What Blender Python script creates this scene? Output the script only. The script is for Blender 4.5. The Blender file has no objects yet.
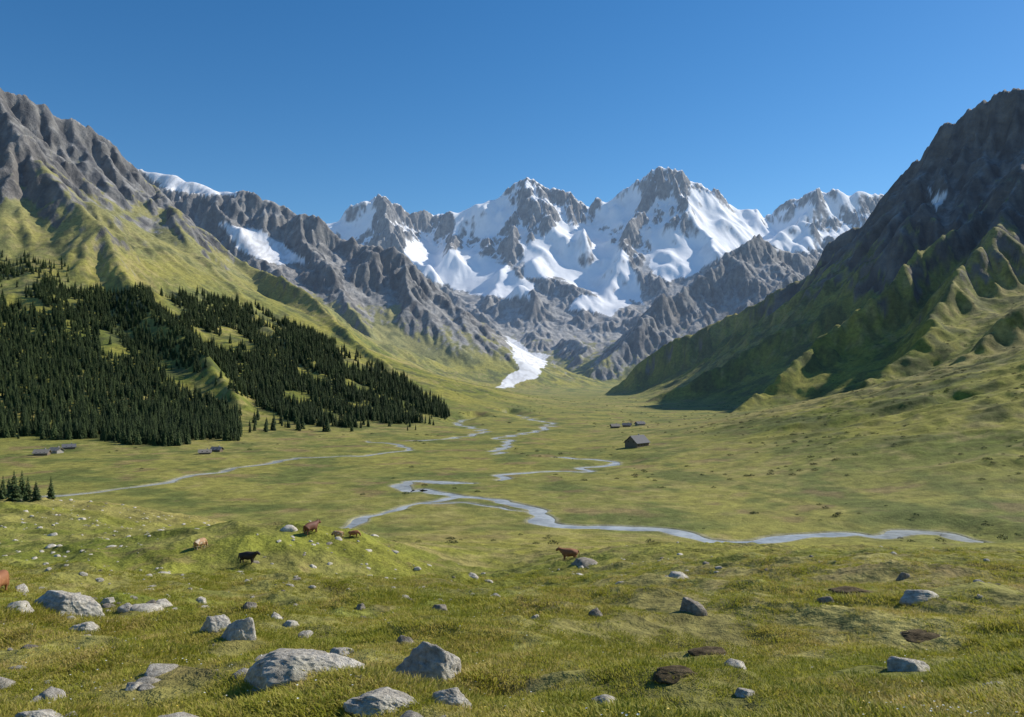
import bpy, math, random, time
import numpy as np
from mathutils import Vector
T0=time.time()
rng=np.random.default_rng(7); random.seed(7)
F=796.0; HX=512.0; HY=372.0; FLOOR=-60.0
DS=0.85      # mesh density
def P(px,py,Y): return ((px-HX)/F*Y, Y, (HY-py)/F*Y)
scene=bpy.context.scene
# ------------------------------------------------------------ noise
PERM=rng.permutation(256).astype(np.int32)
ANG=np.arange(256)*(2*np.pi/256); GX=np.cos(ANG); GY=np.sin(ANG)
def perlin(x,y,seed=0):
    x=np.asarray(x,float)+seed*17.37; y=np.asarray(y,float)+seed*9.71
    x0=np.floor(x); y0=np.floor(y); fx=x-x0; fy=y-y0
    ix=x0.astype(np.int32)&255; iy=y0.astype(np.int32)&255
    u=fx*fx*fx*(fx*(fx*6-15)+10); v=fy*fy*fy*(fy*(fy*6-15)+10)
    def g(dx,dy):
        h=PERM[(PERM[(ix+dx)&255]+iy+dy)&255]
        return GX[h]*(fx-dx)+GY[h]*(fy-dy)
    a=g(0,0); b=g(1,0); c=g(0,1); d=g(1,1)
    ab=a+(b-a)*u; cd=c+(d-c)*u
    return (ab+(cd-ab)*v)*1.5
def fbm(x,y,lam,octv,seed=0,gain=0.5):
    s=0;a=1;t=0
    for o in range(octv):
        s=s+a*perlin(x/lam,y/lam,seed+o*3); t+=a; a*=gain; lam/=2.03
    return s/t
def ridged(x,y,lam,octv,seed=0,gain=0.5):
    s=0;a=1;t=0;w=1
    for o in range(octv):
        n=1-np.abs(perlin(x/lam,y/lam,seed+o*3))*1.4
        n=np.clip(n,0,1)**2*w; w=np.clip(n*1.6,0,1)
        s=s+a*n; t+=a; a*=gain; lam/=2.07
    return s/t
def sstep(a,b,x):
    t=np.clip((x-a)/(b-a),0,1); return t*t*(3-2*t)
def smax(a,b,k):
    h=np.maximum(k-np.abs(a-b),0)/k
    return np.maximum(a,b)+h*h*k*0.25
def inpoly(px,py,poly):
    r=np.zeros(px.shape,bool); n=len(poly)
    for i in range(n):
        x1,y1=poly[i]; x2,y2=poly[(i+1)%n]
        if y1==y2: continue
        c=((y1>py)!=(y2>py))&(px<(x2-x1)*(py-y1)/(y2-y1)+x1)
        r^=c
    return r
# ------------------------------------------------------------ mountain ridges (px,py,depth)
R=[]
def ridge(pts,s,n=2.0): R.append((pts,s,n))
# left near mountain
ridge([(-500,-120,1500),(-300,-20,1600),(-120,50,1700),(0,90,1800),(50,115,1850),(100,143,1900),(150,186,1950),(200,228,1950),(260,264,1900),(300,292,1700),(345,332,1480),(385,362,1300),(420,392,1180),(445,409,1120)],1.1,2.1)
ridge([(-300,-20,1600),(-250,120,1300),(-180,240,1050),(-120,330,900)],0.9,2.0)
ridge([(0,88,1800),(30,150,1550),(90,220,1350),(140,290,1180),(190,340,1020),(235,395,860)],0.8,2.0)
ridge([(150,184,1950),(190,250,1650),(250,300,1420),(300,350,1200),(350,400,1020)],0.75,2.0)
# second left mountain
ridge([(-50,140,3300),(60,160,3350),(145,168,3400),(180,172,3400),(210,177,3350),(238,189,3300),(270,203,3250),(300,214,3200),(345,233,3150),(375,240,3100),(402,252,3050),(420,270,2980),(445,290,2920),(480,322,2850),(510,352,2780),(532,380,2720)],1.0,1.8)
ridge([(300,214,3200),(315,250,2950),(340,290,2700),(370,330,2450),(400,365,2250)],0.95,1.9)
ridge([(402,252,3050),(415,290,2850),(435,330,2700),(455,365,2600)],1.0,1.8)
ridge([(210,178,3350),(240,225,3050),(270,262,2800),(300,290,2600)],0.95,2.0)
# far massif crest
ridge([(150,235,5500),(250,240,5500),(325,217,5600),(350,204,5650),(378,193,5700),(398,205,5750),(412,214,5800),(440,210,5900),(470,204,5900),(500,190,5950),(520,176,6000),(531,172,6000),(545,181,6000),(566,190,6000),(588,206,6000),(615,194,6000),(640,179,6000),(652,171,6000),(668,172,6000),(700,184,6050),(735,203,6150),(768,214,6250),(795,198,6300),(820,187,6300),(845,192,6300),(872,195,6400),(920,205,6500),(1050,180,6500)],1.2,2.4)
ridge([(378,191,5700),(392,222,5350),(405,245,5100),(425,262,4900)],1.3,2.0)
ridge([(470,204,5900),(455,228,5600),(450,248,5300)],1.4,2.0)
ridge([(531,170,6000),(522,200,5700),(512,232,5400),(503,262,5150),(500,285,4950),(480,315,4600)],1.3,2.0)
ridge([(566,190,6000),(572,215,5700),(585,240,5400)],1.5,2.0)
ridge([(652,169,6000),(642,200,5700),(628,230,5400),(612,258,5150),(606,275,5000)],1.35,2.0)
ridge([(668,170,6000),(690,205,5650),(708,232,5350),(718,250,5150)],1.3,2.0)
ridge([(820,186,6300),(800,215,5900),(775,232,5600)],1.3,2.0)
ridge([(520,280,4800),(545,305,4600),(590,322,4500),(640,310,4550)],1.1,2.0)
ridge([(430,285,4800),(470,300,4600),(500,330,4300),(505,360,4000)],1.0,2.0)
ridge([(900,235,4700),(840,262,4500),(800,257,4300),(764,239,4200),(735,247,4100),(700,268,3950),(665,296,3800),(630,326,3600),(605,350,3450),(590,372,3300)],1.05,1.7)
ridge([(560,338,4200),(590,345,3900),(575,372,3500)],0.8,2.0)
# right mountain
ridge([(1800,-200,1250),(1500,-100,1350),(1200,20,1500),(1100,62,1560),(1024,93,1620),(1000,97,1640),(985,108,1660),(960,124,1690),(940,144,1720),(915,166,1760),(895,194,1800),(862,227,1860),(830,249,1900),(800,275,1940),(750,302,1990),(700,325,2040),(650,353,2060),(600,391,2080)],1.25,1.5)
ridge([(985,108,1660),(935,190,1560),(890,235,1510),(840,285,1500),(780,325,1510),(720,362,1500),(655,397,1480)],1.2,1.45)
ridge([(1500,-60,1250),(1300,20,1300),(1130,95,1330),(1060,130,1330),(1024,153,1320),(985,192,1290),(950,232,1240),(910,268,1190),(865,304,1150),(815,342,1110),(775,374,1070),(735,406,1030)],1.25,1.45)
ridge([(1024,153,1320),(1005,225,1150),(970,280,1030),(925,326,950),(870,368,890),(800,412,840)],1.1,1.5)
ridge([(1400,60,950),(1250,150,900),(1130,225,870),(1060,280,840),(1010,318,800),(965,352,770),(905,390,740),(850,422,710),(800,445,680)],1.0,1.55)
ridge([(1600,150,640),(1350,230,600),(1200,300,570),(1100,345,550),(1024,382,520),(965,418,490),(900,452,455),(835,482,420)],0.45,1.7)
# ------------------------------------------------------------ DEM grid
CELL=8.0; GX0,GX1=-4200.,4600.; GY0,GY1=0.,7600.
gx=np.arange(GX0,GX1,CELL); gy=np.arange(GY0,GY1,CELL); NX=len(gx); NY=len(gy)
XX,YY=np.meshgrid(gx,gy)
wa=np.clip(YY*0.018,0,78)+20*sstep(100,500,XX)*sstep(500,900,YY)*(1-sstep(2200,3000,YY))
WX=XX+wa*fbm(XX,YY,300,4,11); WY=YY+wa*1.8*fbm(XX,YY,300,4,12)
M=np.full(XX.shape,FLOOR-12.0)
for pts,s,n in R:
    W=[P(*p) for p in pts]
    for a,b in zip(W[:-1],W[1:]):
        Hm=max(a[2],b[2])-FLOOR+12
        reach=n*Hm/s+150
        i0=max(0,int((min(a[0],b[0])-reach-GX0)/CELL)); i1=min(NX,int((max(a[0],b[0])+reach-GX0)/CELL)+1)
        j0=max(0,int((min(a[1],b[1])-reach-GY0)/CELL)); j1=min(NY,int((max(a[1],b[1])+reach-GY0)/CELL)+1)
        if i1<=i0 or j1<=j0: continue
        x=WX[j0:j1,i0:i1]; y=WY[j0:j1,i0:i1]
        dx=b[0]-a[0]; dy=b[1]-a[1]
        t=np.clip(((x-a[0])*dx+(y-a[1])*dy)/(dx*dx+dy*dy),0,1)
        d=np.hypot(x-a[0]-t*dx,y-a[1]-t*dy)
        H=np.maximum(a[2]+t*(b[2]-a[2])-FLOOR,1)+12
        h=FLOOR-12+H*np.clip(1-s*d/H/n,0,1)**n
        M[j0:j1,i0:i1]=np.maximum(M[j0:j1,i0:i1],h)
rel=np.clip(M-FLOOR,0,None)
rn=ridged(XX+40*fbm(XX,YY,260,2,50),YY,520,5,21,0.42)
far=sstep(3800,5000,YY)
mids=sstep(2500,3000,YY)
M=M+np.clip(rel*(0.12+0.03*far),0,80)*(rn-0.40)
RL=(230+40*(XX<0))*(1-mids)+120*mids+350*far
crag=sstep(-60,170,M-RL)
rn2=ridged(XX+25*fbm(XX,YY,90,2,52),YY,190,4,24,0.52)
M=M+crag*(28+10*far+4*mids)*(rn2-0.38)
near_r=sstep(50,300,XX)*(1-mids)
M=M+(1-crag)*np.clip(rel*0.12,0,13+11*near_r)*fbm(XX,YY,170,4,57)
M0=M.copy()
def erode(Hm,nb,batch,steps,seed):
    r=np.random.default_rng(seed); H=(Hm/CELL).ravel().copy(); ny,nx=Hm.shape
    cand=np.nonzero((Hm.ravel()>FLOOR+15))[0]
    iner=0.25
    for b in range(nb):
        c=r.choice(cand,batch); x=(c%nx)+r.random(batch); y=(c//nx)+r.random(batch)
        x=np.clip(x,1,nx-3); y=np.clip(y,1,ny-3)
        dx=np.zeros(batch);dy=np.zeros(batch);sp=np.ones(batch);wt=np.ones(batch);sd=np.zeros(batch)
        for s in range(steps):
            ix=x.astype(np.int64); iy=y.astype(np.int64); fx=x-ix; fy=y-iy; k=iy*nx+ix
            a=H[k];bb=H[k+1];cc=H[k+nx];dd=H[k+nx+1]
            gxx=(bb-a)*(1-fy)+(dd-cc)*fy; gyy=(cc-a)*(1-fx)+(dd-bb)*fx
            h=a*(1-fx)*(1-fy)+bb*fx*(1-fy)+cc*(1-fx)*fy+dd*fx*fy
            dx=dx*iner-gxx*(1-iner); dy=dy*iner-gyy*(1-iner)
            l=np.hypot(dx,dy)+1e-9; dx/=l;dy/=l
            nx_=np.clip(x+dx,1,nx-3); ny_=np.clip(y+dy,1,ny-3)
            jx=nx_.astype(np.int64); jy=ny_.astype(np.int64); ux=nx_-jx; uy=ny_-jy; m=jy*nx+jx
            nh=H[m]*(1-ux)*(1-uy)+H[m+1]*ux*(1-uy)+H[m+nx]*(1-ux)*uy+H[m+nx+1]*ux*uy
            dh=nh-h
            cap=np.maximum(-dh,0.01)*sp*wt*4.0
            dep=np.where(dh>0,np.minimum(dh,sd),np.maximum(sd-cap,0)*0.3)
            ero=np.where((dh<=0)&(sd<cap),np.minimum((cap-sd)*0.2,-dh*0.6),0)
            q=dep-ero; sd=sd-q
            np.add.at(H,k,q*(1-fx)*(1-fy)); np.add.at(H,k+1,q*fx*(1-fy)); np.add.at(H,k+nx,q*(1-fx)*fy); np.add.at(H,k+nx+1,q*fx*fy)
            sp=np.sqrt(np.clip(sp*sp-dh*2.0,0.05,9)); wt*=0.975
            x=nx_;y=ny_
    return (H*CELL).reshape(Hm.shape)
def blur(A,n=1):
    for _ in range(n):
        B=A.copy()
        B[1:-1]=(A[:-2]+2*A[1:-1]+A[2:])/4; A=B.copy()
        A[:,1:-1]=(B[:,:-2]+2*B[:,1:-1]+B[:,2:])/4
    return A
M=erode(M,18,20000,50,3)
M=np.clip(M,M0-45,M0+18)
er=0.40+0.30*near_r; er=er+(1-er)*np.maximum(crag,mids)
M=M0*(1-er)+M*er
M=M*0.7+blur(M,1)*0.3
print("dem",time.time()-T0)
SN=[([(404,238),(425,244),(440,248),(470,252),(500,262),(534,284),(529,299),(500,298),(465,291),(430,281),(406,264)],3400,9000),
([(538,238),(560,224),(592,226),(624,250),(636,272),(644,304),(600,296),(560,279),(525,278),(523,248)],3400,9000),
([(688,186),(740,202),(770,215),(828,233),(822,250),(790,252),(760,243),(735,249),(700,271),(670,283),(653,273),(649,245),(638,228),(688,226)],4250,9000),
([(575,297),(615,294),(632,304),(614,314),(569,311)],3400,9000),
([(504,336),(515,341),(530,351),(550,355),(544,366),(535,377),(514,387),(495,388),(507,377),(519,366),(513,354)],2000,9000),
([(214,221),(262,232),(285,246),(312,263),(280,266),(240,251)],2600,4000),
([(140,164),(190,171),(236,186),(236,196),(205,194),(170,190),(150,180)],3000,4500),
([(325,210),(375,202),(374,230),(345,241),(325,230)],4500,9000),
([(765,210),(800,208),(845,186),(876,190),(860,210),(800,226)],4800,9000),
([(450,206),(505,190),(514,212),(492,237),(455,235)],4500,9000),
([(592,206),(640,183),(642,205),(618,230),(596,226)],4500,9000),
([(928,188),(952,192),(938,208)],1400,2600)]
def snowmask(x,y,z,jit=5):
    Yc=np.maximum(y,1.0)
    jx=jit*1.5*fbm(x,y,150,5,31,0.6); jy=jit*1.1*fbm(x,y,150,5,37,0.6)
    px=HX+F*x/Yc+jx; py=HY-F*z/Yc+jy
    m=np.zeros(x.shape)
    for poly,a,b in SN:
        m=np.maximum(m,(inpoly(px,py,poly)&(y>a)&(y<b)).astype(float))
    return m
gm=blur(snowmask(XX,YY,M,3),3)
Mb=blur(M,14)
M=M*(1-gm*0.92)+Mb*gm*0.92
gyy,gxx=np.gradient(M,CELL); SL=blur(np.hypot(gxx,gyy),1)
MLO=blur(M,14); CURV=M-MLO
def sampl(G,x,y):
    fx=np.clip((x-GX0)/CELL,1,NX-3.001); fy=np.clip((y-GY0)/CELL,1,NY-3.001)
    ix=fx.astype(np.int64); iy=fy.astype(np.int64); fx=fx-ix; fy=fy-iy; g=G.ravel(); k=iy*NX+ix
    return g[k]*(1-fx)*(1-fy)+g[k+1]*fx*(1-fy)+g[k+NX]*(1-fx)*fy+g[k+NX+1]*fx*fy
def cub(G,x,y):
    fx=np.clip((x-GX0)/CELL,1,NX-3.001); fy=np.clip((y-GY0)/CELL,1,NY-3.001)
    ix=fx.astype(np.int64); iy=fy.astype(np.int64); fx=fx-ix; fy=fy-iy; g=G.ravel()
    def w(t): return (-0.5*t+t*t-0.5*t**3, 1-2.5*t*t+1.5*t**3, 0.5*t+2*t*t-1.5*t**3, -0.5*t*t+0.5*t**3)
    wx=w(fx); wy=w(fy); s=0
    for j in range(4):
        r=0; k=(iy+j-1)*NX+ix-1
        for i in range(4): r=r+g[k+i]*wx[i]
        s=s+r*wy[j]
    return s
# ------------------------------------------------------------ foreground + floor
def ex(px,Y): return (px-HX)/F*Y
BUMPS=[(ex(0,205),205,13.0,52,42),(ex(345,112),112,4.4,20,13),(ex(210,125),125,0.8,18,18),
       (ex(490,160),165,-9,12,45),(ex(260,75),75,-4.6,19,13),(ex(450,95),95,-2.2,9,14),(ex(640,120),125,1.2,25,30),
       (ex(1000,150),150,0.5,40,35),(ex(780,200),200,-2.0,60,30),(ex(0,60),60,0.5,16,18),(ex(900,60),60,0.8,14,16),(ex(700,28),28,0.35,5,4),(ex(250,30),30,-0.5,5,5)]
def fg(x,y):
    z=-1.7-0.214*y
    for bx,by,a,sx,sy in BUMPS:
        z=z+a*np.exp(-0.5*(((x-bx)/sx)**2+((y-by)/sy)**2))
    r=np.hypot(x,y)
    z=z+np.clip(r/45,0,1)*1.3*fbm(x,y,38,3,60)
    hm=ridged(x+0.5*y,y,9.5,3,63,0.45)-0.45
    z=z+np.clip(r/16,0,1)*0.85*hm+np.clip(r/10,0,1)*0.34*fbm(x,y,2.9,3,66)
    return z
def height(x,y):
    x=np.asarray(x,float); y=np.asarray(y,float)
    fl=FLOOR+(1.3*fbm(x,y,80,3,70)+0.5*fbm(x,y,17,2,74))*sstep(200,320,y)
    b=smax(fg(x,y),fl,9)
    m=cub(M,x,y); r=np.clip(m-FLOOR,0,None)
    s=sampl(SL,x,y); sn=sampl(gm,x,y)
    hi=sstep(8,160,r)
    m=m+hi*(1-0.9*sn)*(1.0+6.0*sstep(0.65,1.2,s))*(ridged(x,y,60,4,80,0.55)-0.4)*1.2
    m=m+sstep(2,40,r)*(1-sn)*3.5*fbm(x,y,60,4,85,0.55)
    tr=sstep(0,25,r)*(1-sstep(120,260,r))*sstep(60,140,x)
    m=m+tr*3.6*(ridged(x*0.6+y*0.3,y,46,4,88,0.5)-0.4)
    return smax(b,m,14)
YS=np.concatenate([np.arange(3,400,0.15),np.geomspace(400,6800,4500)])
def hit(px,py,ymin=3,ymax=6800):
    ys=YS[(YS>=ymin)&(YS<=ymax)]
    zz=height((px-HX)/F*ys,ys); rz=(HY-py)/F*ys
    k=np.nonzero(rz<=zz)[0]
    if len(k)==0: return None
    y=ys[k[0]]; x=(px-HX)/F*y
    return (x,y,float(height(np.array([x]),np.array([y]))[0]))
# ------------------------------------------------------------ rivers
def fl(px,py):
    Y=-FLOOR*F/(py-HY); return ((px-HX)/F*Y,Y)
def catm(pts,n=5):
    p=[pts[0]]+list(pts)+[pts[-1]]; out=[]
    for i in range(1,len(p)-2):
        a,b,c,d=[np.array(q,float) for q in p[i-1:i+3]]
        for k in range(n):
            t=k/n
            out.append(0.5*((2*b)+(-a+c)*t+(2*a-5*b+4*c-d)*t*t+(-a+3*b-3*c+d)*t**3))
    out.append(np.array(p[-2],float)); return np.array(out)
RIV=[([(985,542),(965,539),(945,534),(905,532),(880,536),(845,534),(800,536),(770,539),(742,543),(705,540),(670,532),(640,529),(600,527),(565,526),(545,523),(535,515),(528,508),(505,502),(480,497),(455,496),(440,491),(425,489),(408,491),(400,485),(412,481),(440,482),(468,483)],7.0),
([(345,534),(350,525),(362,518),(385,513),(405,506),(440,500),(462,497)],3.8),
([(530,511),(500,509),(470,503),(430,503),(395,507)],1.6),
([(500,480),(507,475),(530,472),(560,471),(585,471),(590,467),(612,465),(610,461),(580,459),(556,457)],5.0),
([(20,500),(85,493),(130,488),(175,480),(215,472),(245,467),(290,459),(330,457),(370,455),(402,450),(398,445),(370,441)],4.2),
([(497,454),(500,448),(512,443),(500,438),(520,434),(545,429),(551,424),(535,420),(520,416)],5.5),
([(410,441),(440,439),(468,436),(484,431),(470,427),(455,422),(480,418)],5.5),
([(520,416),(490,411),(515,406),(545,403),(520,399),(530,396),(515,393)],9.0)]
RC=[]
for pts,w in RIV:
    c=catm([fl(*p) for p in pts],7)
    amp=np.clip(c[:,1]/300,0.6,3.0); c[:,0]+=perlin(c[:,0]/16,c[:,1]/16,5)*4.5*amp; c[:,1]+=perlin(c[:,0]/16,c[:,1]/16,8)*2.4*amp
    ww=w*(1+0.75*perlin(c[:,0]/16,c[:,1]/16,9)); ww[:2]*=0.6; ww[-3:]*=0.6
    RC.append((c,ww))
def river_dist(x,y):
    D=np.full(x.shape,99.0)
    for c,ww in RC:
        for i in range(len(c)-1):
            a=c[i];b=c[i+1]; pad=26
            y0=min(a[1],b[1])-pad; y1=max(a[1],b[1])+pad
            r0=np.searchsorted(ROWY,y0); r1=np.searchsorted(ROWY,y1)
            xs=x[r0:r1]; ys=y[r0:r1]
            if xs.size==0: continue
            cm=(xs>min(a[0],b[0])-pad)&(xs<max(a[0],b[0])+pad)
            if not cm.any(): continue
            xv=xs[cm]; yv=ys[cm]; d=b-a
            t=np.clip(((xv-a[0])*d[0]+(yv-a[1])*d[1])/(d@d+1e-9),0,1)
            dd=np.hypot(xv-a[0]-t*d[0],yv-a[1]-t*d[1])-0.5*(ww[i]*(1-t)+ww[i+1]*t)
            sub=D[r0:r1]; sub[cm]=np.minimum(sub[cm],dd)
    return D
# ------------------------------------------------------------ terrain mesh
ys=[-18.0]
while ys[-1]<7450:
    y=ys[-1]
    if y<6: st=0.14
    elif y<150: st=max(0.06,0.006*y)
    elif y<220: st=0.9
    elif y<700: st=0.003*y
    elif y<3600: st=0.0028*y
    else: st=9.5
    ys.append(y+st/DS)
ROWY=np.array(ys)
core=np.linspace(-0.70,0.70,int(1180*DS)); o=0.70+np.cumsum(np.geomspace(0.0015,0.05,55)/DS**0.5)
u=np.concatenate([-o[::-1],core,o]); NR=len(ROWY); NC=len(u)
TX=u[None,:]*(ROWY[:,None]+28.0); TY=np.repeat(ROWY[:,None],NC,1)
TZ=height(TX,TY)
RD=river_dist(TX,TY)
nearr=(1-sstep(2,22,RD))*(TY>200)*(TZ<FLOOR+8)
TZ=TZ*(1-nearr)+(FLOOR+0.05)*nearr
TZ=TZ-1.1*(1-sstep(-1.2,0.8,RD))*(TY>200)*(TZ<FLOOR+3)
print("heights",NR,NC,time.time()-T0)
dzx=np.zeros_like(TZ); dzx[:,1:-1]=(TZ[:,2:]-TZ[:,:-2])/(TX[:,2:]-TX[:,:-2])
dzr=np.zeros_like(TZ); dyr=(TY[2:]-TY[:-2]); dzr[1:-1]=((TZ[2:]-TZ[:-2])-dzx[1:-1]*(TX[2:]-TX[:-2]))/dyr
slope=np.hypot(dzx,dzr)
gslope=sampl(SL,TX,TY)
def mix(a,b,t): return a*(1-t[...,None])+b*t[...,None]
C=lambda r,g,b: np.array([r,g,b],float)
n1=fbm(TX,TY,90,4,101); n2=fbm(TX,TY,14,3,104); n3=fbm(TX,TY,300,3,107); 
grass=mix(C(0.270,0.250,0.046)*np.ones(TZ.shape+(1,)),C(0.140,0.163,0.026),sstep(-0.35,0.35,n1+0.5*n2))
grass=mix(grass,C(0.38,0.30,0.115),0.62*sstep(0.0,0.5,n2*0.8+n3*0.9))
vf=sstep(230,330,TY)*(1-sstep(3,25,TZ-FLOOR))
grass=mix(grass,C(0.27,0.250,0.072),0.5*vf)
lf=(1-sstep(150,230,TY))*(1-sstep(-25,25,TX+0.0*TY))
grass=mix(grass,C(0.19,0.215,0.024),0.38*lf)
wn=sstep(0.18,0.42,fbm(TX,TY,3.4,4,150)+0.4*fbm(TX,TY,16,2,154))*(1-sstep(90,200,TY))
grass=mix(grass,C(0.26,0.19,0.085),0.5*wn)
n6=fbm(TX,TY,45,4,109)
hollow=(1-sstep(-0.36,0.08,n6+0.4*n2))*vf
grass=mix(grass,C(0.095,0.125,0.032),0.72*hollow)
brown=sstep(0.15,0.42,fbm(TX,TY,30,4,113))*vf
grass=mix(grass,C(0.24,0.165,0.08),0.6*brown)
dry=sstep(40,330,TZ+90*n1)*(1-sstep(2000,2600,TY))+sstep(-45,90,TZ+60*n1)*sstep(2000,2600,TY)
grass=mix(grass,C(0.27,0.25,0.125),0.6*np.clip(dry,0,1))
scrub=sstep(0.08,0.28,fbm(TX,TY,38,4,116)+0.35*n1+0.10*(TX>100))*sstep(2,30,TZ-FLOOR)*(TY>450)*(1-sstep(240,420,TZ))
grass=mix(grass,C(0.075,0.087,0.031),0.64*scrub)
alt=TZ
midl=sstep(2300,2900,TY)
rline=(345-15*(TX<0))*(1-midl)+95*midl-150*sstep(400,800,TX)*(1-midl)
headw=sstep(2200,2900,TY)*sstep(-420,-150,TX)*(1-sstep(700,1100,TX))
rline=rline*(1-headw)+(-20)*headw
strk=ridged(TX+0.3*TZ,TY*0.5,60,4,120,0.6)
hi=TZ-FLOOR
rk=(alt-rline)/150+ (slope-0.85)*1.3*(1-0.4*sstep(200,600,TX)*(1-midl))+0.9*n1+0.4*n2+(strk-0.4)*1.4
rk=np.where(hi<25,rk-(25-hi)/12,rk)
rock=sstep(-0.15,0.5,rk)*(TY>450)
n4=fbm(TX,TY,25,4,130); n5=fbm(TX+TZ*0.7,TY-TZ*0.4,180,3,133)
rc=mix(C(0.30,0.29,0.27)*np.ones(TZ.shape+(1,)),C(0.14,0.14,0.145),sstep(-0.3,0.4,n4+0.6*n5))
rc=mix(rc,C(0.34,0.30,0.25),0.45*sstep(0.0,0.5,n5))
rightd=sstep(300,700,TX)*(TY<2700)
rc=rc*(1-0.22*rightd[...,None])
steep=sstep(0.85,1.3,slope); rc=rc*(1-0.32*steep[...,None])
rc=rc*(1+0.22*sstep(2800,5000,TY)[...,None])  # far rock colour lightened to imitate distance haze
scree=(1-sstep(0.6,0.95,slope))*sstep(-0.2,0.3,strk-0.3+n4)
rc=mix(rc,C(0.40,0.38,0.345),0.65*scree*(1-0.4*rightd))
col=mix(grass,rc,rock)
gv=(1-sstep(0.3,3.0+1.8*n2,RD))*(TY>200)*(TZ<FLOOR+4)
col=mix(col,C(0.34,0.32,0.25),0.55*np.clip(gv,0,1))
sn=snowmask(TX,TY,TZ,5)*(1-sstep(1.6,2.1,slope+0.5*n4))
cv=sampl(CURV,TX,TY)
gs=sstep(0.0,0.16,(TZ-900)/700+(0.95-0.5*slope-0.5*gslope)*1.1+0.8*n4+0.5*n5-cv/50.+0.27)*(TY>4000)*sstep(600,830,TZ)
gs2=sstep(0.0,0.2,(TZ-640)/300+(0.7-slope)*0.8+0.8*n4-0.55)*(TY>2900)*(TY<4200)*(TX<-600)
sn=np.maximum(np.maximum(sn,gs),gs2)
snc=mix(C(0.85,0.85,0.85)*np.ones(TZ.shape+(1,)),C(0.64,0.65,0.66),sstep(0.0,0.5,n5+0.4*n4)*0.6)
ice=(TY<4400)*sstep(0.35,0.6,ridged(TX*1.5,TY*0.6,45,3,140))
snc=mix(snc,C(0.42,0.41,0.40),0.45*ice)
col=mix(col,snc,sn)
rough=np.clip(rock*(1-sn),0,1)
me=bpy.data.meshes.new("terrain")
co=np.stack([TX,TY,TZ],-1).reshape(-1,3).astype(np.float32)
ii=(np.arange(NR-1)[:,None]*NC+np.arange(NC-1)[None,:]).ravel()
quads=np.stack([ii,ii+1,ii+NC+1,ii+NC],-1).astype(np.int32)
me.vertices.add(len(co)); me.vertices.foreach_set("co",co.ravel())
me.loops.add(quads.size); me.loops.foreach_set("vertex_index",quads.ravel())
me.polygons.add(len(quads)); me.polygons.foreach_set("loop_start",np.arange(0,quads.size,4,dtype=np.int32))
me.polygons.foreach_set("loop_total",np.full(len(quads),4,np.int32))
me.polygons.foreach_set("use_smooth",np.ones(len(quads),bool))
me.update(calc_edges=True)
ca=me.attributes.new("Col",'FLOAT_COLOR','POINT')
ca.data.foreach_set("color",np.concatenate([col,np.ones(TZ.shape+(1,))],-1).astype(np.float32).ravel())
for nm,arr in (("rockm",rough),("snowm",sn)):
    a=me.attributes.new(nm,'FLOAT','POINT'); a.data.foreach_set("value",arr.astype(np.float32).ravel())
terrain=bpy.data.objects.new("mountain_valley_terrain",me); scene.collection.objects.link(terrain)
print("mesh",time.time()-T0)
# ------------------------------------------------------------ materials
def newmat(name):
    m=bpy.data.materials.new(name); m.use_nodes=True; nt=m.node_tree
    b=nt.nodes["Principled BSDF"]; return m,nt,b
def N(nt,t,**k):
    n=nt.nodes.new(t)
    for a,v in k.items(): setattr(n,a,v)
    return n
def noise(nt,vec,scale,detail=6,rough=0.6):
    n=N(nt,'ShaderNodeTexNoise'); n.inputs['Scale'].default_value=scale; n.inputs['Detail'].default_value=detail; n.inputs['Roughness'].default_value=rough
    nt.links.new(vec,n.inputs['Vector']); return n.outputs['Fac']
def maprange(nt,v,a,b,c,d):
    n=N(nt,'ShaderNodeMapRange'); n.inputs[1].default_value=a;n.inputs[2].default_value=b;n.inputs[3].default_value=c;n.inputs[4].default_value=d
    nt.links.new(v,n.inputs[0]); return n.outputs[0]
def math_(nt,op,a,b=None):
    n=N(nt,'ShaderNodeMath',operation=op)
    for i,v in enumerate((a,b)):
        if v is None: continue
        if isinstance(v,(int,float)): n.inputs[i].default_value=v
        else: nt.links.new(v,n.inputs[i])
    return n.outputs[0]
def scalecol(nt,colr,fac):
    n=N(nt,'ShaderNodeVectorMath',operation='SCALE'); nt.links.new(colr,n.inputs[0]); nt.links.new(fac,n.inputs['Scale']); return n.outputs[0]
m,nt,b=newmat("terrain_mat")
pos=N(nt,'ShaderNodeNewGeometry').outputs['Position']
col_=N(nt,'ShaderNodeAttribute',attribute_name="Col").outputs['Color']
rm=N(nt,'ShaderNodeAttribute',attribute_name="rockm").outputs['Fac']
sm=N(nt,'ShaderNodeAttribute',attribute_name="snowm").outputs['Fac']
nf=noise(nt,pos,2.2,5,0.72); nm_=noise(nt,pos,0.16,5,0.68); nr=noise(nt,pos,0.03,7,0.68)
v1=maprange(nt,nf,0.3,0.7,0.55,1.45); v2=maprange(nt,nm_,0.3,0.7,0.62,1.38); v3=maprange(nt,nr,0.35,0.65,0.62,1.35)
g=math_(nt,'MULTIPLY',v1,v2)
def mixf(f,a,b_):
    n=N(nt,'ShaderNodeMix',data_type='FLOAT'); nt.links.new(f,n.inputs[0]); nt.links.new(a,n.inputs[2])
    if isinstance(b_,(int,float)): n.inputs[3].default_value=b_
    else: nt.links.new(b_,n.inputs[3])
    return n.outputs[0]
k=mixf(rm,g,v3); k=mixf(sm,k,1.0)
nt.links.new(scalecol(nt,col_,k),b.inputs['Base Color'])
b.inputs['Roughness'].default_value=0.9; b.inputs['Specular IOR Level'].default_value=0.15
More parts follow.
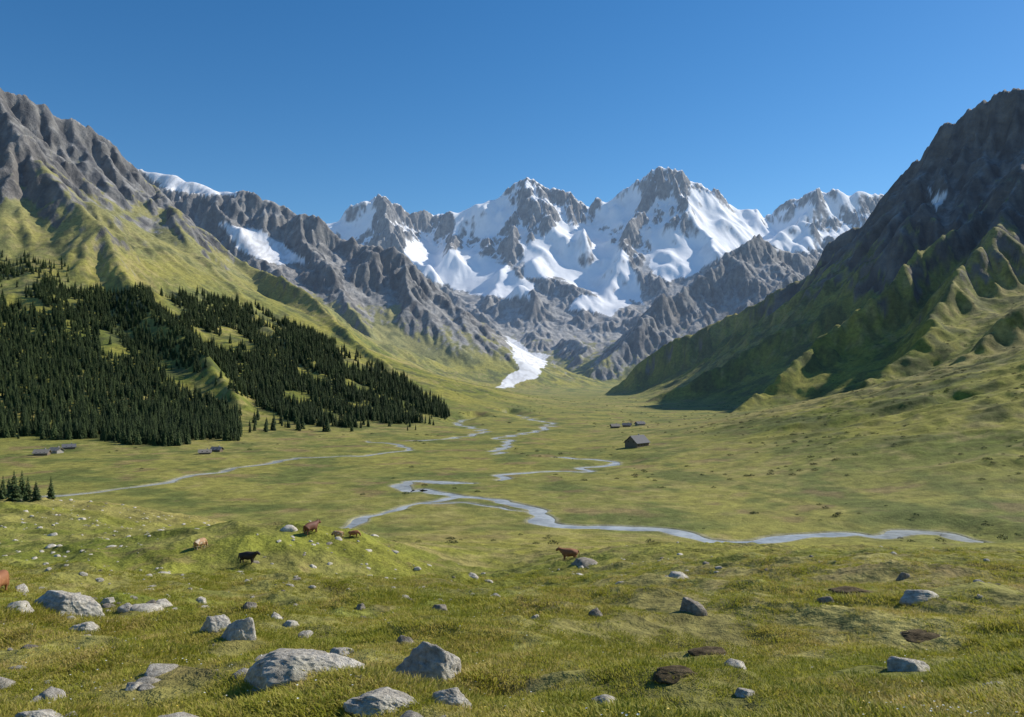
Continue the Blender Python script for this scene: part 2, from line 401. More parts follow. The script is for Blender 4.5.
b1=N(nt,'ShaderNodeBump'); b1.inputs['Distance'].default_value=13.0; nt.links.new(nr,b1.inputs['Height']); nt.links.new(math_(nt,'ADD',math_(nt,'MULTIPLY',rm,0.85),math_(nt,'MULTIPLY',sm,0.22)),b1.inputs['Strength'])
b2=N(nt,'ShaderNodeBump'); b2.inputs['Distance'].default_value=0.2; nt.links.new(nf,b2.inputs['Height']); nt.links.new(b1.outputs[0],b2.inputs['Normal'])
nt.links.new(math_(nt,'SUBTRACT',1.0,math_(nt,'MAXIMUM',rm,sm)),b2.inputs['Strength'])
b3=N(nt,'ShaderNodeBump'); b3.inputs['Distance'].default_value=1.8; b3.inputs['Strength'].default_value=0.55; nt.links.new(nm_,b3.inputs['Height']); nt.links.new(b2.outputs[0],b3.inputs['Normal'])
nt.links.new(b3.outputs[0],b.inputs['Normal'])
# blue distance haze painted as terrain emission, stronger further down the valley
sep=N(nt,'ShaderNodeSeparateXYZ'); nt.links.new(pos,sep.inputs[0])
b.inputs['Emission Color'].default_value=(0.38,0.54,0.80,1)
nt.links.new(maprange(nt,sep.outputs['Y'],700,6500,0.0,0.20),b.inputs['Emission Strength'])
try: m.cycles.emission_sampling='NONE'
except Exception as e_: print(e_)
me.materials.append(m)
# water
m,nt,b=newmat("glacial_water"); b.inputs['Base Color'].default_value=(0.40,0.42,0.40,1); b.inputs['Roughness'].default_value=0.2; b.inputs['Specular IOR Level'].default_value=0.5
pos=N(nt,'ShaderNodeNewGeometry').outputs['Position']; nn=noise(nt,pos,0.4,5,0.65); bb=N(nt,'ShaderNodeBump'); bb.inputs['Distance'].default_value=0.25; bb.inputs['Strength'].default_value=0.6
wc=N(nt,'ShaderNodeRGB'); wc.outputs[0].default_value=(0.44,0.455,0.43,1); nt.links.new(scalecol(nt,wc.outputs[0],maprange(nt,noise(nt,pos,0.09,5,0.65),0.35,0.65,0.6,1.3)),b.inputs['Base Color'])
nt.links.new(nn,bb.inputs['Height']); nt.links.new(bb.outputs[0],b.inputs['Normal']); WATER=m
def mesh_obj(name,verts,faces,mats=(),smooth=False,link=True,midx=None):
    me=bpy.data.meshes.new(name); me.from_pydata([tuple(v) for v in verts],[],[tuple(f) for f in faces])
    for mm in mats: me.materials.append(mm)
    if smooth: me.polygons.foreach_set("use_smooth",[True]*len(me.polygons))
    if midx is not None: me.polygons.foreach_set("material_index",midx)
    me.update(); ob=bpy.data.objects.new(name,me)
    if link: scene.collection.objects.link(ob)
    return ob
V=[];Fc=[]
for ri,(c,ww) in enumerate(RC):
    t=np.gradient(c,axis=0); t/=np.linalg.norm(t,axis=1)[:,None]+1e-9; nn=np.stack([-t[:,1],t[:,0]],-1)
    s=len(V); zz=FLOOR-0.22-0.01*ri
    for i in range(len(c)):
        for sgn in (-1,1):
            q=c[i]+nn[i]*sgn*(ww[i]*0.5+0.6); V.append((q[0],q[1],zz))
    for i in range(len(c)-1): Fc.append((s+2*i,s+2*i+1,s+2*i+3,s+2*i+2))
mesh_obj("river",V,Fc,[WATER],True)
# ------------------------------------------------------------ geometry-nodes scatter
def scatter(name,pts,rot,scl,idx,objs):
    coll=bpy.data.collections.new(name+"_kinds")
    for ob in objs: coll.objects.link(ob)
    me=bpy.data.meshes.new(name); me.vertices.add(len(pts)); me.vertices.foreach_set("co",np.asarray(pts,np.float32).ravel())
    a=me.attributes.new("rot",'FLOAT_VECTOR','POINT'); a.data.foreach_set("vector",np.asarray(rot,np.float32).ravel())
    a=me.attributes.new("scl",'FLOAT_VECTOR','POINT'); a.data.foreach_set("vector",np.asarray(scl,np.float32).ravel())
    a=me.attributes.new("kind",'INT','POINT'); a.data.foreach_set("value",np.asarray(idx,np.int32))
    ob=bpy.data.objects.new(name,me); scene.collection.objects.link(ob)
    ng=bpy.data.node_groups.new(name,'GeometryNodeTree')
    ng.interface.new_socket("Geometry",in_out='INPUT',socket_type='NodeSocketGeometry'); ng.interface.new_socket("Geometry",in_out='OUTPUT',socket_type='NodeSocketGeometry')
    gi=ng.nodes.new('NodeGroupInput'); go=ng.nodes.new('NodeGroupOutput'); ip=ng.nodes.new('GeometryNodeInstanceOnPoints'); ci=ng.nodes.new('GeometryNodeCollectionInfo')
    ci.inputs['Collection'].default_value=coll; ci.inputs['Separate Children'].default_value=True; ci.inputs['Reset Children'].default_value=True
    def na(n,t):
        q=ng.nodes.new('GeometryNodeInputNamedAttribute'); q.data_type=t; q.inputs['Name'].default_value=n
        return [o for o in q.outputs if o.enabled and o.name=='Attribute'][0]
    L=ng.links.new
    L(gi.outputs[0],ip.inputs['Points']); L(ci.outputs[0],ip.inputs['Instance']); ip.inputs['Pick Instance'].default_value=True
    L(na("kind",'INT'),ip.inputs['Instance Index']); L(na("rot",'FLOAT_VECTOR'),ip.inputs['Rotation']); L(na("scl",'FLOAT_VECTOR'),ip.inputs['Scale'])
    L(ip.outputs[0],go.inputs[0])
    md=ob.modifiers.new("scatter",'NODES'); md.node_group=ng
    return ob
# ------------------------------------------------------------ spruce
def leafmat(name,c1,c2,sc):
    m,nt,b=newmat(name)
    pos=N(nt,'ShaderNodeNewGeometry').outputs['Position']
    f=noise(nt,pos,sc,2,0.6); oi=N(nt,'ShaderNodeObjectInfo').outputs['Random']
    r=N(nt,'ShaderNodeValToRGB'); r.color_ramp.elements[0].color=(*c1,1); r.color_ramp.elements[1].color=(*c2,1); r.color_ramp.elements[0].position=0.3; r.color_ramp.elements[1].position=0.7
    s=math_(nt,'ADD',f,maprange(nt,oi,0,1,-0.2,0.2)); nt.links.new(s,r.inputs[0]); nt.links.new(r.outputs[0],b.inputs['Base Color'])
    b.inputs['Roughness'].default_value=0.75; b.inputs['Specular IOR Level'].default_value=0.2
    return m
NEEDLE=leafmat("spruce_needles",(0.018,0.036,0.012),(0.068,0.098,0.028),0.9)
m,nt,b=newmat("bark"); b.inputs['Base Color'].default_value=(0.09,0.06,0.04,1); b.inputs['Roughness'].default_value=0.9; BARK=m
def spruce(seed):
    r=random.Random(seed); V=[];Fa=[];mi=[]; H=15.0; w0=r.uniform(2.0,3.1)
    n=7
    for j,(z,rad) in enumerate([(-1,0.28),(3,0.22),(8,0.13),(14.6,0.02)]):
        for i in range(n): a=i/n*2*math.pi; V.append((rad*math.cos(a),rad*math.sin(a),z))
    for j in range(3):
        for i in range(n): Fa.append((j*n+i,j*n+(i+1)%n,(j+1)*n+(i+1)%n,(j+1)*n+i)); mi.append(0)
    tiers=20
    for t in range(tiers):
        f=t/(tiers-1); z=1.2+f**0.93*13.2; L0=w0*(1-f)**0.85+0.18
        nb=max(5,int(10*(1-f)+4)); ph=r.random()*6
        for k in range(nb):
            if r.random()<0.08: continue
            a=ph+k/nb*2*math.pi+r.uniform(-.25,.25); L=L0*r.uniform(0.6,1.2); dr=L*r.uniform(0.25,0.5); zz=z+r.uniform(-.3,.3)
            ca,sa=math.cos(a),math.sin(a); w=0.16+L*0.22
            s=len(V)
            def pt(rr,side,dz): V.append((ca*rr-sa*side,sa*rr+ca*side,zz+dz))
            pt(0.05,0,0.12); pt(L*0.5,w,-dr*0.45-0.12); pt(L*0.5,-w,-dr*0.45-0.12); pt(L*0.55,0,-dr*0.2+0.10); pt(L,0,-dr); pt(L*0.78,w*0.7,-dr*0.9-0.2); pt(L*0.78,-w*0.7,-dr*0.9-0.2)
            Fa+= [(s,s+1,s+3),(s,s+3,s+2),(s+3,s+1,s+5),(s+3,s+6,s+2),(s+3,s+5,s+4),(s+3,s+4,s+6)]; mi+=[1]*6
    s=len(V)
    V+= [(0.14,0,14.2),(-0.1,0.1,14.2),(-0.1,-0.1,14.2),(0,0,15.4)]; Fa+=[(s,s+1,s+3),(s+1,s+2,s+3),(s+2,s,s+3)]; mi+=[1]*3
    return mesh_obj("spruce_kind",V,Fa,[BARK,NEEDLE],False,False,mi)
kinds=[spruce(i) for i in range(5)]
FP=[([(-200,292),(0,306),(60,324),(120,358),(180,390),(238,414),(238,442),(150,442),(0,438),(-200,442)],1.0,0.34),
([(30,280),(100,290),(160,292),(230,298),(280,322),(330,342),(385,372),(446,404),(446,420),(380,426),(320,426),(285,418),(240,402),(190,384),(150,366),(90,338),(50,320)],1.0,0.06),
([(-60,225),(0,246),(70,268),(70,300),(0,300),(-60,280)],0.5,-0.15)]
n=340000
x=rng.uniform(-1250,0,n); y=rng.uniform(560,2050,n); z=height(x,y)
px=HX+F*x/y; py_=HY-F*z/y; jn=fbm(x,y,90,3,200); jx=16*jn; jy=10*fbm(x,y,60,3,204)
acc=np.zeros(n,bool); nn=fbm(x+0.6*y,y*0.5,60,3,208)
for poly,dens,bias in FP:
    ins=inpoly(px+jx,py_+jy,poly)
    acc|=ins&(rng.random(n)<dens*sstep(-0.18,0.02,nn+bias)*0.25)
ins=inpoly(px,py_,[(225,418),(330,420),(325,432),(225,432)])&(rng.random(n)<0.012); acc|=ins
ins=inpoly(px,py_,[(0,300),(440,395),(440,430),(0,440)])&(rng.random(n)<0.006); acc|=ins
x=x[acc];y=y[acc];z=z[acc]; k=len(x); print("trees",k)
sc=rng.uniform(0.4,1.1,k)
scatter("spruce_forest",np.stack([x,y,z-0.3],-1),np.stack([rng.uniform(-.03,.03,k),rng.uniform(-.03,.03,k),rng.uniform(0,6.28,k)],-1),np.stack([sc*rng.uniform(.85,1.2,k),sc*rng.uniform(.85,1.2,k),sc],-1),rng.integers(0,5,k),kinds)
for i,(tx,ty,hpx) in enumerate([(14,488,30),(22,486,28),(36,488,20),(51,490,22),(3,487,24),(-8,488,28),(28,488,24),(9,489,20)]):
    h=None
    for dy in (2,5,8,12,16,20,26):
        h=hit(tx,ty+dy,60,300)
        if h: break
    if h is None: continue
    ob=bpy.data.objects.new("spruce_tree",kinds[i%5].data); scene.collection.objects.link(ob); ob.location=(h[0],h[1],h[2]-0.1)
    s=hpx/F*h[1]/15; ob.scale=(s*1.35,s*1.35,s); ob.rotation_euler=(0,0,i*1.3)
print("forest",time.time()-T0)
# ------------------------------------------------------------ rocks
def rockmat(name,c1,c2):
    m,nt,b=newmat(name); tc=N(nt,'ShaderNodeTexCoord').outputs['Object']
    f=noise(nt,tc,2.5,8,0.72); f2=noise(nt,tc,13,5,0.75); f3=noise(nt,tc,1.1,3,0.5)
    r=N(nt,'ShaderNodeValToRGB'); r.color_ramp.elements[0].color=(*c1,1); r.color_ramp.elements[1].color=(*c2,1); r.color_ramp.elements[0].position=0.36; r.color_ramp.elements[1].position=0.60
    nt.links.new(f,r.inputs[0]); c=scalecol(nt,r.outputs[0],maprange(nt,f2,0.32,0.68,0.55,1.3))
    mx=N(nt,'ShaderNodeMix',data_type='RGBA'); nt.links.new(maprange(nt,f3,0.5,0.65,0.0,0.4),mx.inputs[0]); nt.links.new(c,mx.inputs[6]); mx.inputs[7].default_value=(c1[0]*0.9,c1[1]*0.95,c1[2]*0.7,1)
    nt.links.new(mx.outputs[2],b.inputs['Base Color'])
    bb=N(nt,'ShaderNodeBump'); bb.inputs['Distance'].default_value=0.12; nt.links.new(f,bb.inputs['Height']); 
    b4=N(nt,'ShaderNodeBump'); b4.inputs['Distance'].default_value=0.03; nt.links.new(f2,b4.inputs['Height']); nt.links.new(bb.outputs[0],b4.inputs['Normal']); nt.links.new(b4.outputs[0],b.inputs['Normal'])
    b.inputs['Roughness'].default_value=0.95; b.inputs['Specular IOR Level'].default_value=0.08; return m
ROCK=rockmat("granite",(0.42,0.375,0.30),(0.72,0.67,0.57)); DROCK=rockmat("dark_granite",(0.19,0.165,0.13),(0.42,0.37,0.30)); SOIL=rockmat("peat_soil",(0.065,0.048,0.028),(0.19,0.145,0.08))
import bmesh
def rock(name,seed,sx,sy,sz,mat,link=True,sub=5):
    r=np.random.default_rng(seed); bm=bmesh.new(); bmesh.ops.create_icosphere(bm,subdivisions=sub,radius=1)
    v=np.array([q.co[:] for q in bm.verts]); v/=np.linalg.norm(v,axis=1)[:,None]
    k=r.integers(5,9); a=np.arange(k)/k*2*np.pi+r.uniform(-.4,.4,k)+r.random()*6; el=r.uniform(0.0,0.8,k)
    pn=np.stack([np.cos(a)*np.cos(el),np.sin(a)*np.cos(el),np.sin(el)],-1); pd=r.uniform(0.66,0.95,k)
    top=np.array([[r.normal()*0.22,r.normal()*0.22,1.0],[r.normal()*0.6,r.normal()*0.6,1.0]]); top/=np.linalg.norm(top,axis=1)[:,None]
    pn=np.vstack([pn,top,[[0,0,-1]]]); pd=np.concatenate([pd,[r.uniform(.62,.8),r.uniform(.75,.9),0.8]])
    dt=v@pn.T; rr=np.where(dt>0.05,pd/np.maximum(dt,0.05),9.0)
    rad=-np.log(np.exp(-rr*26).sum(1)+1e-30)/26
    rad=np.clip(rad,0.3,1.2)
    rad+=0.11*fbm(v[:,0]*2+5+seed,v[:,1]*2+v[:,2]*1.8,1,6,seed%50,0.6)+0.05*ridged(v[:,2]*3,v[:,0]*3+v[:,1]*3,1,4,seed%40)
    v=v*rad[:,None]*np.array([sx,sy,sz])
    for q,c in zip(bm.verts,v): q.co=c
    me=bpy.data.meshes.new(name); bm.to_mesh(me); bm.free(); me.polygons.foreach_set("use_smooth",[True]*len(me.polygons)); me.materials.append(mat)
    ob=bpy.data.objects.new(name,me)
    if link: scene.collection.objects.link(ob)
    return ob
RK=[(65,616,52,19,0),(214,634,27,12,0),(238,642,28,16,0),(296,680,90,20,0),(340,660,24,9,0),(428,682,60,31,0),(384,712,60,13,0),(450,706,34,12,0),(32,722,42,9,0),(83,636,26,8,0),(132,693,16,6,0),
(693,614,22,11,1),(923,600,32,8,0),(910,672,32,11,0),(1000,695,32,10,0),(607,705,24,7,0),(735,669,18,7,0),(746,700,20,6,0),(596,619,14,7,1),(250,611,12,6,1),(18,612,22,7,0),(108,606,12,6,0),(150,610,10,5,1),(160,608,16,6,0),(905,580,12,5,1),(825,605,14,5,1),(535,622,12,5,0),(405,645,14,7,1),(360,612,10,5,1),(440,612,14,7,1),(200,604,10,5,0),(290,628,16,6,0),(275,620,10,5,0)]
for i,(px,pb,w,h,k) in enumerate(RK):
    q=hit(px,pb-1,5,150)
    if q is None: continue
    wm=w/F*q[1]; hm=h/F*q[1]*1.1
    ob=rock("boulder",100+i*7,wm/1.7,wm/1.7*random.uniform(.6,.85),hm*1.1,[ROCK,DROCK][k],True,6 if w>50 else 5 if w>25 else 4)
    ob.location=(q[0],q[1]+wm*0.15,q[2]+hm*0.0); ob.rotation_euler=(random.uniform(-.12,.06)-0.12,random.uniform(-.12,.12),0)
for i,(px,pb,w,h) in enumerate([(677,678,40,7),(857,597,38,7),(930,640,44,4),(712,656,30,4),(843,597,20,5)]):
    q=hit(px,pb-1,5,150); wm=w/F*q[1]; hm=h/F*q[1]
    ob=rock("earth_mound",500+i*7,wm/1.6,wm/2.2,hm*1.0,SOIL); ob.location=(q[0],q[1]+wm*0.2,q[2]-hm*0.15)
rk=[rock("stone_kind",900+i,0.5,0.42,0.3,ROCK if i<5 else DROCK,False,3) for i in range(6)]
n=7500; y=6+150*rng.random(n)**1.4; x=(rng.uniform(-40,1064,n)-HX)/F*y
cl=fbm(x,y,22,3,300); keep=rng.random(n)<sstep(-0.05,0.5,cl+0.28*(x<0)-0.04)*0.6
x=x[keep];y=y[keep]
y2=rng.uniform(150,205,240); x2=(rng.uniform(20,330,240)-HX)/F*y2
x=np.append(x,x2); y=np.append(y,y2); k=len(x); sc=rng.lognormal(-1.6,0.6,k)*np.clip(0.6+y/80,0.6,2.0)
scatter("scattered_stones",np.stack([x,y,height(x,y)+0.0*sc],-1),np.stack([rng.uniform(-.3,.1,k),rng.uniform(-.3,.3,k),rng.uniform(0,6.28,k)],-1),np.stack([sc,sc,sc*rng.uniform(.6,1.1,k)],-1),rng.integers(0,6,k),rk)
# ------------------------------------------------------------ grass
m,nt,b=newmat("grass_blades"); pos=N(nt,'ShaderNodeNewGeometry').outputs['Position']
f=noise(nt,pos,0.3,4,0.7); oi=N(nt,'ShaderNodeObjectInfo').outputs['Random']
r=N(nt,'ShaderNodeValToRGB'); e=r.color_ramp.elements; e[0].color=(0.19,0.24,0.022,1); e[0].position=0.28; e[1].color=(0.64,0.48,0.20,1); e[1].position=0.88
e2=e.new(0.56); e2.color=(0.39,0.375,0.048,1)
nt.links.new(math_(nt,'ADD',math_(nt,'MULTIPLY',f,0.85),math_(nt,'MULTIPLY',oi,0.3)),r.inputs[0]); nt.links.new(r.outputs[0],b.inputs['Base Color']); b.inputs['Roughness'].default_value=0.6; b.inputs['Specular IOR Level'].default_value=0.2
tr=N(nt,'ShaderNodeBsdfTranslucent'); nt.links.new(r.outputs[0],tr.inputs[0]); mx=N(nt,'ShaderNodeMixShader'); mx.inputs[0].default_value=0.45
nt.links.new(b.outputs[0],mx.inputs[1]); nt.links.new(tr.outputs[0],mx.inputs[2]); nt.links.new(mx.outputs[0],nt.nodes['Material Output'].inputs['Surface']); GRASS=m
def tuft(seed,nb,hgt,spread):
    r=random.Random(seed); V=[];Fa=[]
    for i in range(nb):
        a=r.random()*6.28; rr=spread*math.sqrt(r.random()); bx,by=rr*math.cos(a),rr*math.sin(a)
        h=hgt*r.uniform(.4,1.2)*(1.15-0.6*rr/spread); la=a+r.uniform(-.8,.8); ln=h*r.uniform(.4,1.3); w=0.004*r.uniform(.8,1.6); wa=r.random()*3.14
        dx,dy=math.cos(wa)*w,math.sin(wa)*w; s=len(V)
        V+=[(bx-dx,by-dy,-0.02),(bx+dx,by+dy,-0.02),(bx+math.cos(la)*ln*.35-dx*.8,by+math.sin(la)*ln*.35-dy*.8,h*.65),(bx+math.cos(la)*ln*.35+dx*.8,by+math.sin(la)*ln*.35+dy*.8,h*.65),(bx+math.cos(la)*ln,by+math.sin(la)*ln,h)]
        Fa+=[(s,s+1,s+3,s+2),(s+2,s+3,s+4)]
    return mesh_obj("tuft_kind",V,Fa,[GRASS],True,False)
tk=[tuft(i,36,0.050+0.018*(i%3),0.15) for i in range(6)]
n=110000
uu=rng.random(n)**0.92; a_,b_=6.0,95.0; y=a_*(b_/a_)**uu; x=rng.uniform(-0.74,0.74,n)*(y+3)
cl=fbm(x,y,2.6,3,400)+0.5*fbm(x,y,11,2,404)
kp=rng.random(n)<sstep(-0.40,0.15,cl)*(1-sstep(55,95,y)); x=x[kp];y=y[kp];cl=cl[kp]; n=len(x); print("tufts",n)
z=height(x,y); sc=(0.5+0.5*rng.random(n)+0.95*np.clip(cl,-.4,1))*(1+y/60)
scatter("alpine_grass",np.stack([x,y,z],-1),np.stack([rng.uniform(-.15,.15,n),rng.uniform(-.15,.15,n),rng.uniform(0,6.28,n)],-1),np.stack([sc*1.15,sc*1.15,sc*0.65],-1),rng.integers(0,6,n),tk)
m,nt,b=newmat("petals_yellow"); b.inputs['Base Color'].default_value=(0.75,0.55,0.05,1); PY=m
m,nt,b=newmat("petals_white"); b.inputs['Base Color'].default_value=(0.75,0.75,0.68,1); PW=m
def flower(mat):
    V=[(0.003,0,0),(-0.003,0,0),(0,0,0.1)]; Fa=[(0,1,2)]; mi=[0]; s=3; V.append((0,0,0.1))
    for i in range(10):
        a=i/10*6.283; rr=0.014 if i%2 else 0.008; V.append((rr*math.cos(a),rr*math.sin(a),0.104))
    for i in range(10): Fa.append((3,4+i,4+(i+1)%10)); mi.append(1)
    return mesh_obj("flower_kind",V,Fa,[GRASS,mat],False,False,mi)
n=3500; y=6.5+30*rng.random(n)**1.6; x=rng.uniform(-0.7,0.7,n)*y; kp=rng.random(n)<sstep(-0.2,0.4,fbm(x,y,5,2,500)+0.2*(x<0)); x=x[kp];y=y[kp];k=len(x); s=rng.uniform(.7,1.1,k)
scatter("wildflowers",np.stack([x,y,height(x,y)],-1),np.stack([rng.uniform(-.3,.3,k),rng.uniform(-.3,.3,k),rng.uniform(0,6,k)],-1),np.stack([s,s,s],-1),rng.integers(0,2,k),[flower(PY),flower(PW)])
print("grass",time.time()-T0)
# ------------------------------------------------------------ cows
def hide(name,c,c2):
    m,nt,b=newmat(name); tc=N(nt,'ShaderNodeTexCoord').outputs['Object']; f=noise(nt,tc,2.2,3,0.5)
    r=N(nt,'ShaderNodeValToRGB'); r.color_ramp.elements[0].color=(*c,1); r.color_ramp.elements[1].color=(*c2,1); r.color_ramp.elements[0].position=0.52; r.color_ramp.elements[1].position=0.6
    nt.links.new(f,r.inputs[0]); nt.links.new(r.outputs[0],b.inputs['Base Color']); b.inputs['Roughness'].default_value=0.7; return m
def cowmesh(graze):
    pts=[(-0.82,0,1.04,.46),(-0.42,0,0.98,.52),(0.02,0,0.91,.57),(0.45,0,0.94,.55),(0.78,0,1.06,.42)]
    if graze: pts+=[(1.08,0,0.90,.27),(1.26,0,.62,.20),(1.34,0,.36,.17),(1.40,0,.15,.12)]
    else: pts+=[(1.04,0,1.25,.27),(1.24,0,1.38,.21),(1.44,0,1.26,.18),(1.64,0,1.10,.13)]
    E=[(i,i+1) for i in range(8)]
    def chain(root,ps):
        p=root
        for q in ps: pts.append(q); E.append((p,len(pts)-1)); p=len(pts)-1
    for s in (-1,1):
        o=0.05*s
        chain(0,[(-0.76,.24*s,.80,.28),(-0.60+o,.28*s,.58,.19),(-0.88+o,.25*s,.38,.10),(-0.82+o,.25*s,.14,.075),(-0.78+o,.25*s,.03,.09)])
        chain(3,[(.56,.24*s,.76,.24),(.53-o,.26*s,.54,.15),(.57-o,.25*s,.33,.095),(.55-o,.25*s,.12,.072),(.58-o,.25*s,.03,.09)])
    chain(0,[(-1.18,0,1.16,.07),(-1.26,0,.80,.04),(-1.26,0,.48,.07)])
    me=bpy.data.meshes.new("cowsk"); me.from_pydata([p[:3] for p in pts],E,[]); ob=bpy.data.objects.new("cowsk",me); scene.collection.objects.link(ob)
    md=ob.modifiers.new("s",'SKIN'); md.use_smooth_shade=True
    for i,p in enumerate(pts):
        sv=me.skin_vertices[0].data[i]; ry=p[3]*(0.9 if i<5 else 1); sv.radius=(ry,p[3]); sv.use_root=(i==0)
    ob.modifiers.new("ss",'SUBSURF').levels=2
    dg=bpy.context.evaluated_depsgraph_get(); res=bpy.data.meshes.new_from_object(ob.evaluated_get(dg)); bpy.data.objects.remove(ob)
    bm=bmesh.new(); bm.from_mesh(res)
    poll=pts[6]
    for s in (-1,1):
        for kind in (0,1):
            g=bmesh.ops.create_cone(bm,cap_ends=True,segments=8,radius1=0.035 if kind==0 else 0.06,radius2=0.006,depth=0.24)
            for v in g['verts']:
                c=v.co.copy()
                if kind==0: v.co=Vector((poll[0]+0.02+c.y,s*(0.13+abs(c.z+0.12)*0.6),poll[2]+0.14+(c.z+0.12)*0.8+c.x))
                else: v.co=Vector((poll[0]+0.0+c.y*0.5,s*(0.2+(c.z)),poll[2]+0.04+c.x))
    bm.normal_update(); bm.to_mesh(res); bm.free(); res.polygons.foreach_set("use_smooth",[True]*len(res.polygons))
    return res
CM=[cowmesh(True),cowmesh(False)]
BR=hide("hide_brown",(0.28,0.11,0.04),(0.34,0.15,0.06)); DK=hide("hide_dark",(0.018,0.013,0.011),(0.03,0.02,0.015)); TN=hide("hide_tan",(0.42,0.24,0.11),(0.6,0.5,0.36)); RB=hide("hide_redbrown",(0.14,0.05,0.025),(0.16,0.06,0.03))
for (px,pb,w,g,mt,rz) in [(569,560,21,1,BR,175),(248,564,21,1,DK,-10),(311,534,14,1,RB,60),(338,538,13,0,TN,170),(354,537,12,0,BR,10),(200,549,12,0,TN,70),(-2,594,18,0,BR,100)]:
    q=hit(px,pb,20,260)
    if q is None: print("cow miss",px); continue
    ob=bpy.data.objects.new("cow",CM[g].copy()); ob.data.materials.clear(); ob.data.materials.append(mt); scene.collection.objects.link(ob)
    s=(w/F*q[1])/(2.6 if rz not in(60,70,100) else 1.7); print("cow",px,q,s); s=min(max(s,0.5),1.2)
    ob.location=q; ob.scale=(s,s,s); ob.rotation_euler=(0,0,math.radians(rz))
# ------------------------------------------------------------ buildings
def flat(name,c,r=0.85,sc=1.5,var=0.3):
    m,nt,b=newmat(name); tc=N(nt,'ShaderNodeTexCoord').outputs['Object']; f=noise(nt,tc,sc,6,0.7)
    rg=N(nt,'ShaderNodeRGB'); rg.outputs[0].default_value=(*c,1)
    nt.links.new(scalecol(nt,rg.outputs[0],maprange(nt,f,0.3,0.7,1-var,1+var)),b.inputs['Base Color']); b.inputs['Roughness'].default_value=r; return m
WOOD=flat("weathered_wood",(0.17,0.13,0.09)); STONE=flat("stone_wall",(0.34,0.32,0.29)); SLATE=flat("slate_roof",(0.13,0.13,0.135)); SHING=flat("wood_shingles",(0.25,0.22,0.18)); GLASS=flat("window_glass",(0.02,0.025,0.03),0.1)
def box(V,Fa,x0,x1,y0,y1,z0,z1):
    s=len(V); V+=[(x0,y0,z0),(x1,y0,z0),(x1,y1,z0),(x0,y1,z0),(x0,y0,z1),(x1,y0,z1),(x1,y1,z1),(x0,y1,z1)]
    Fa+=[(s,s+3,s+2,s+1),(s+4,s+5,s+6,s+7),(s,s+1,s+5,s+4),(s+1,s+2,s+6,s+5),(s+2,s+3,s+7,s+6),(s+3,s,s+4,s+7)]
def house(name,loc,L,W,hw,hr,rz,wall,roof,chim=True):
    e=bpy.data.objects.new(name,None); scene.collection.objects.link(e); e.location=loc; e.rotation_euler=(0,0,rz)
    def part(n,V,Fa,m):
        o=mesh_obj(n,V,Fa,[m]); o.parent=e
    a,c=L/2,W/2
    V=[(-a,-c,-1.5),(a,-c,-1.5),(a,c,-1.5),(-a,c,-1.5),(-a,-c,hw),(a,-c,hw),(a,c,hw),(-a,c,hw),(-a,0,hw+hr),(a,0,hw+hr)]
    part("walls",V,[(0,1,5,4),(1,2,6,9,5),(2,3,7,6),(3,0,4,8,7)],wall)
    V=[];Fa=[]; ov=0.8; t=0.25; sl=hr/c
    for s in (-1,1):
        i=len(V)
        for x in (-a-ov,a+ov):
            V+=[(x,0,hw+hr+0.05),(x,s*(c+ov),hw-ov*sl+0.05),(x,s*(c+ov),hw-ov*sl+0.05+t),(x,0,hw+hr+0.05+t)]
        Fa+=[(i,i+1,i+5,i+4),(i+1,i+2,i+6,i+5),(i+2,i+3,i+7,i+6),(i,i+3,i+2,i+1),(i+4,i+5,i+6,i+7)]
    part("roof",V,Fa,roof)
    V=[];Fa=[]
    nW=max(2,int(L/3))
    for i in range(nW):
        x=-a+L*(i+0.7)/(nW+0.4)
        box(V,Fa,x-.45,x+.45,-c-.04,-c+.05,1.2,2.3); box(V,Fa,x-.45,x+.45,c-.05,c+.04,1.2,2.3)
    for s in (-1,1):
        for yy in (-W*.22,W*.22): box(V,Fa,min(s*(a-.05),s*(a+.04)),max(s*(a-.05),s*(a+.04)),yy-.45,yy+.45,hw+.1,hw+1.1)
    part("windows",V,Fa,GLASS)
    V=[];Fa=[]; box(V,Fa,-a-.05,-a+.05,-.7,.7,0,2.2); part("door",V,Fa,WOOD)
    if chim: V=[];Fa=[]; box(V,Fa,a*.4-.4,a*.4+.4,.3,1.1,hw+hr*.5,hw+hr+1.0); part("chimney",V,Fa,STONE)
for (nm,px,pb,w,L,W,hw,hr,rz,wl,rf) in [("alpine_farmhouse",637,452,20,13,10,3.2,4.2,0.75,WOOD,SLATE),("wooden_barn",615,430,8,10,7,2.6,2.4,0.2,WOOD,SHING),("wooden_barn",627,429,8,10,7,2.4,2.2,-.3,WOOD,SLATE),("wooden_barn",640,428,9,12,7,2.4,2.4,0.5,STONE,SLATE),
  ("wooden_barn",42,456,13,13,8,2.6,2.9,0.15,WOOD,SHING),("wooden_barn",56,454,12,12,8,2.6,2.6,-.35,STONE,SHING),("wooden_barn",69,451,11,12,8,2.6,2.6,.5,WOOD,SLATE),("wooden_barn",205,454,11,12,7,2.4,2.4,0.3,WOOD,SHING),("wooden_barn",217,452,10,11,7,2.4,2.4,-.2,WOOD,SLATE)]:
    X,Y=fl(px,pb); z=float(height(np.array([X]),np.array([Y]))[0]); s=(w/F*Y)/L/1.02
    house(nm,(X,Y,z),L*s,W*s,hw*s,hr*s,rz,wl,rf)
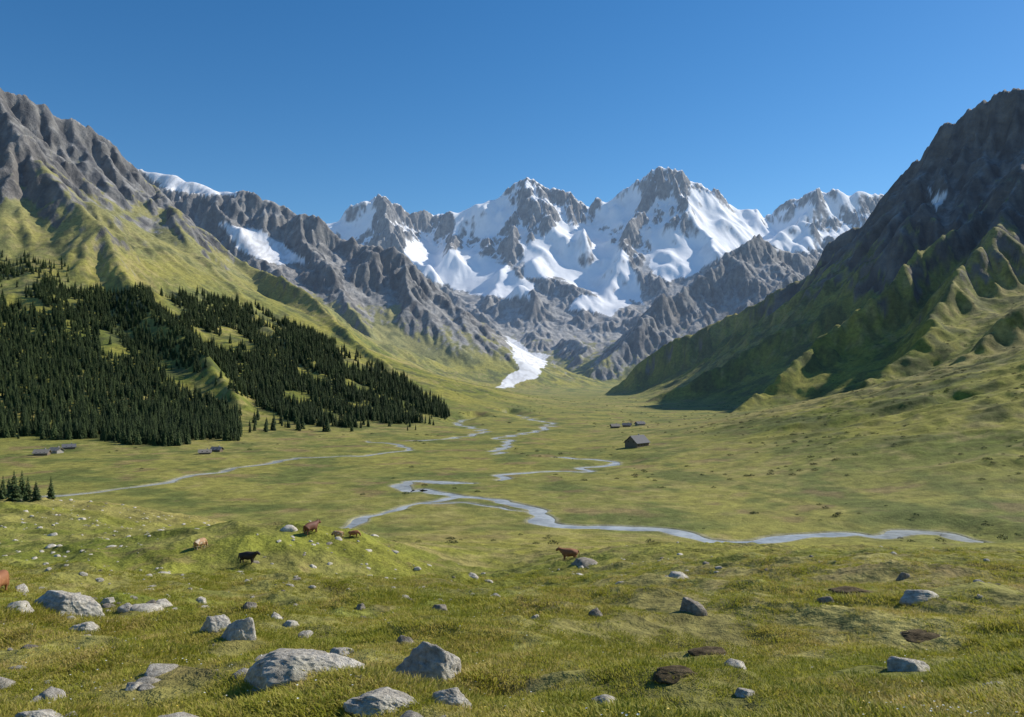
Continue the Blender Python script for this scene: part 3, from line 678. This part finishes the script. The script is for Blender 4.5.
def bush(seed):
    r=random.Random(seed);V=[];Fa=[]
    for i in range(160):
        a=r.random()*6.28; e=r.random(); rr=1.1*math.sqrt(r.random()); x,y,z=rr*math.cos(a),rr*math.sin(a),(1-rr*rr*0.6)*e*0.9
        s=len(V); q=0.16
        V+=[(x+r.uniform(-q,q),y+r.uniform(-q,q),z+r.uniform(-q,q)) for _ in range(3)]; Fa.append((s,s+1,s+2))
    return mesh_obj("bush_kind",V,Fa,[NEEDLE],False,False)
bk=[bush(i) for i in range(3)]
n=5200; yy=rng.uniform(260,1700,n); xx=rng.uniform(-0.55,0.65,n)*yy; z=height(xx,yy); kp=(z<200)&((z>-57)|(rng.random(n)<0.4))&(rng.random(n)<sstep(-0.1,0.4,fbm(xx,yy,80,2,600)+0.0009*xx))
xx=xx[kp];yy=yy[kp];z=z[kp]
rd=np.full(len(xx),99.0)
for c,ww in RC: rd=np.minimum(rd,np.min(np.hypot(xx[:,None]-c[None,:,0],yy[:,None]-c[None,:,1]),1))
kp=rd>9; xx=xx[kp];yy=yy[kp];z=z[kp];k=len(xx); s=rng.uniform(.4,1.5,k)
scatter("juniper_shrubs",np.stack([xx,yy,z],-1),np.stack([0*s,0*s,rng.uniform(0,6,k)],-1),np.stack([s*1.4,s,s],-1),rng.integers(0,3,k),bk)
# ------------------------------------------------------------ light, sky, camera
EL=math.radians(36); AZ=math.radians(62)
sv=Vector((math.sin(AZ)*math.cos(EL),math.cos(AZ)*math.cos(EL),math.sin(EL)))
ld=bpy.data.lights.new("sun",'SUN'); ld.energy=5.0; ld.angle=math.radians(0.5); ld.color=(1,0.94,0.84)
lo=bpy.data.objects.new("sun",ld); scene.collection.objects.link(lo); lo.rotation_euler=(-sv).to_track_quat('-Z','Y').to_euler(); lo.location=sv*3000
w=bpy.data.worlds.new("World"); scene.world=w; w.use_nodes=True; nt=w.node_tree; bg=nt.nodes['Background']
sk=nt.nodes.new('ShaderNodeTexSky'); sk.sky_type='NISHITA'; sk.sun_disc=False; sk.sun_elevation=EL; sk.sun_rotation=AZ; sk.altitude=1500; sk.air_density=1.1; sk.dust_density=0.35; sk.ozone_density=3.0
hs=nt.nodes.new('ShaderNodeHueSaturation'); hs.inputs['Saturation'].default_value=1.3; nt.links.new(sk.outputs[0],hs.inputs['Color']); nt.links.new(hs.outputs[0],bg.inputs[0]); bg.inputs[1].default_value=0.118
cd=bpy.data.cameras.new("camera"); cd.sensor_width=36; cd.lens=36*F/1024; cd.shift_y=13.5/1024; cd.clip_start=0.1; cd.clip_end=30000
cam=bpy.data.objects.new("camera",cd); scene.collection.objects.link(cam); cam.rotation_euler=(math.radians(90),0,0); scene.camera=cam
scene.view_settings.view_transform='Standard'; scene.view_settings.look='None'; scene.view_settings.exposure=0
print("done",time.time()-T0)
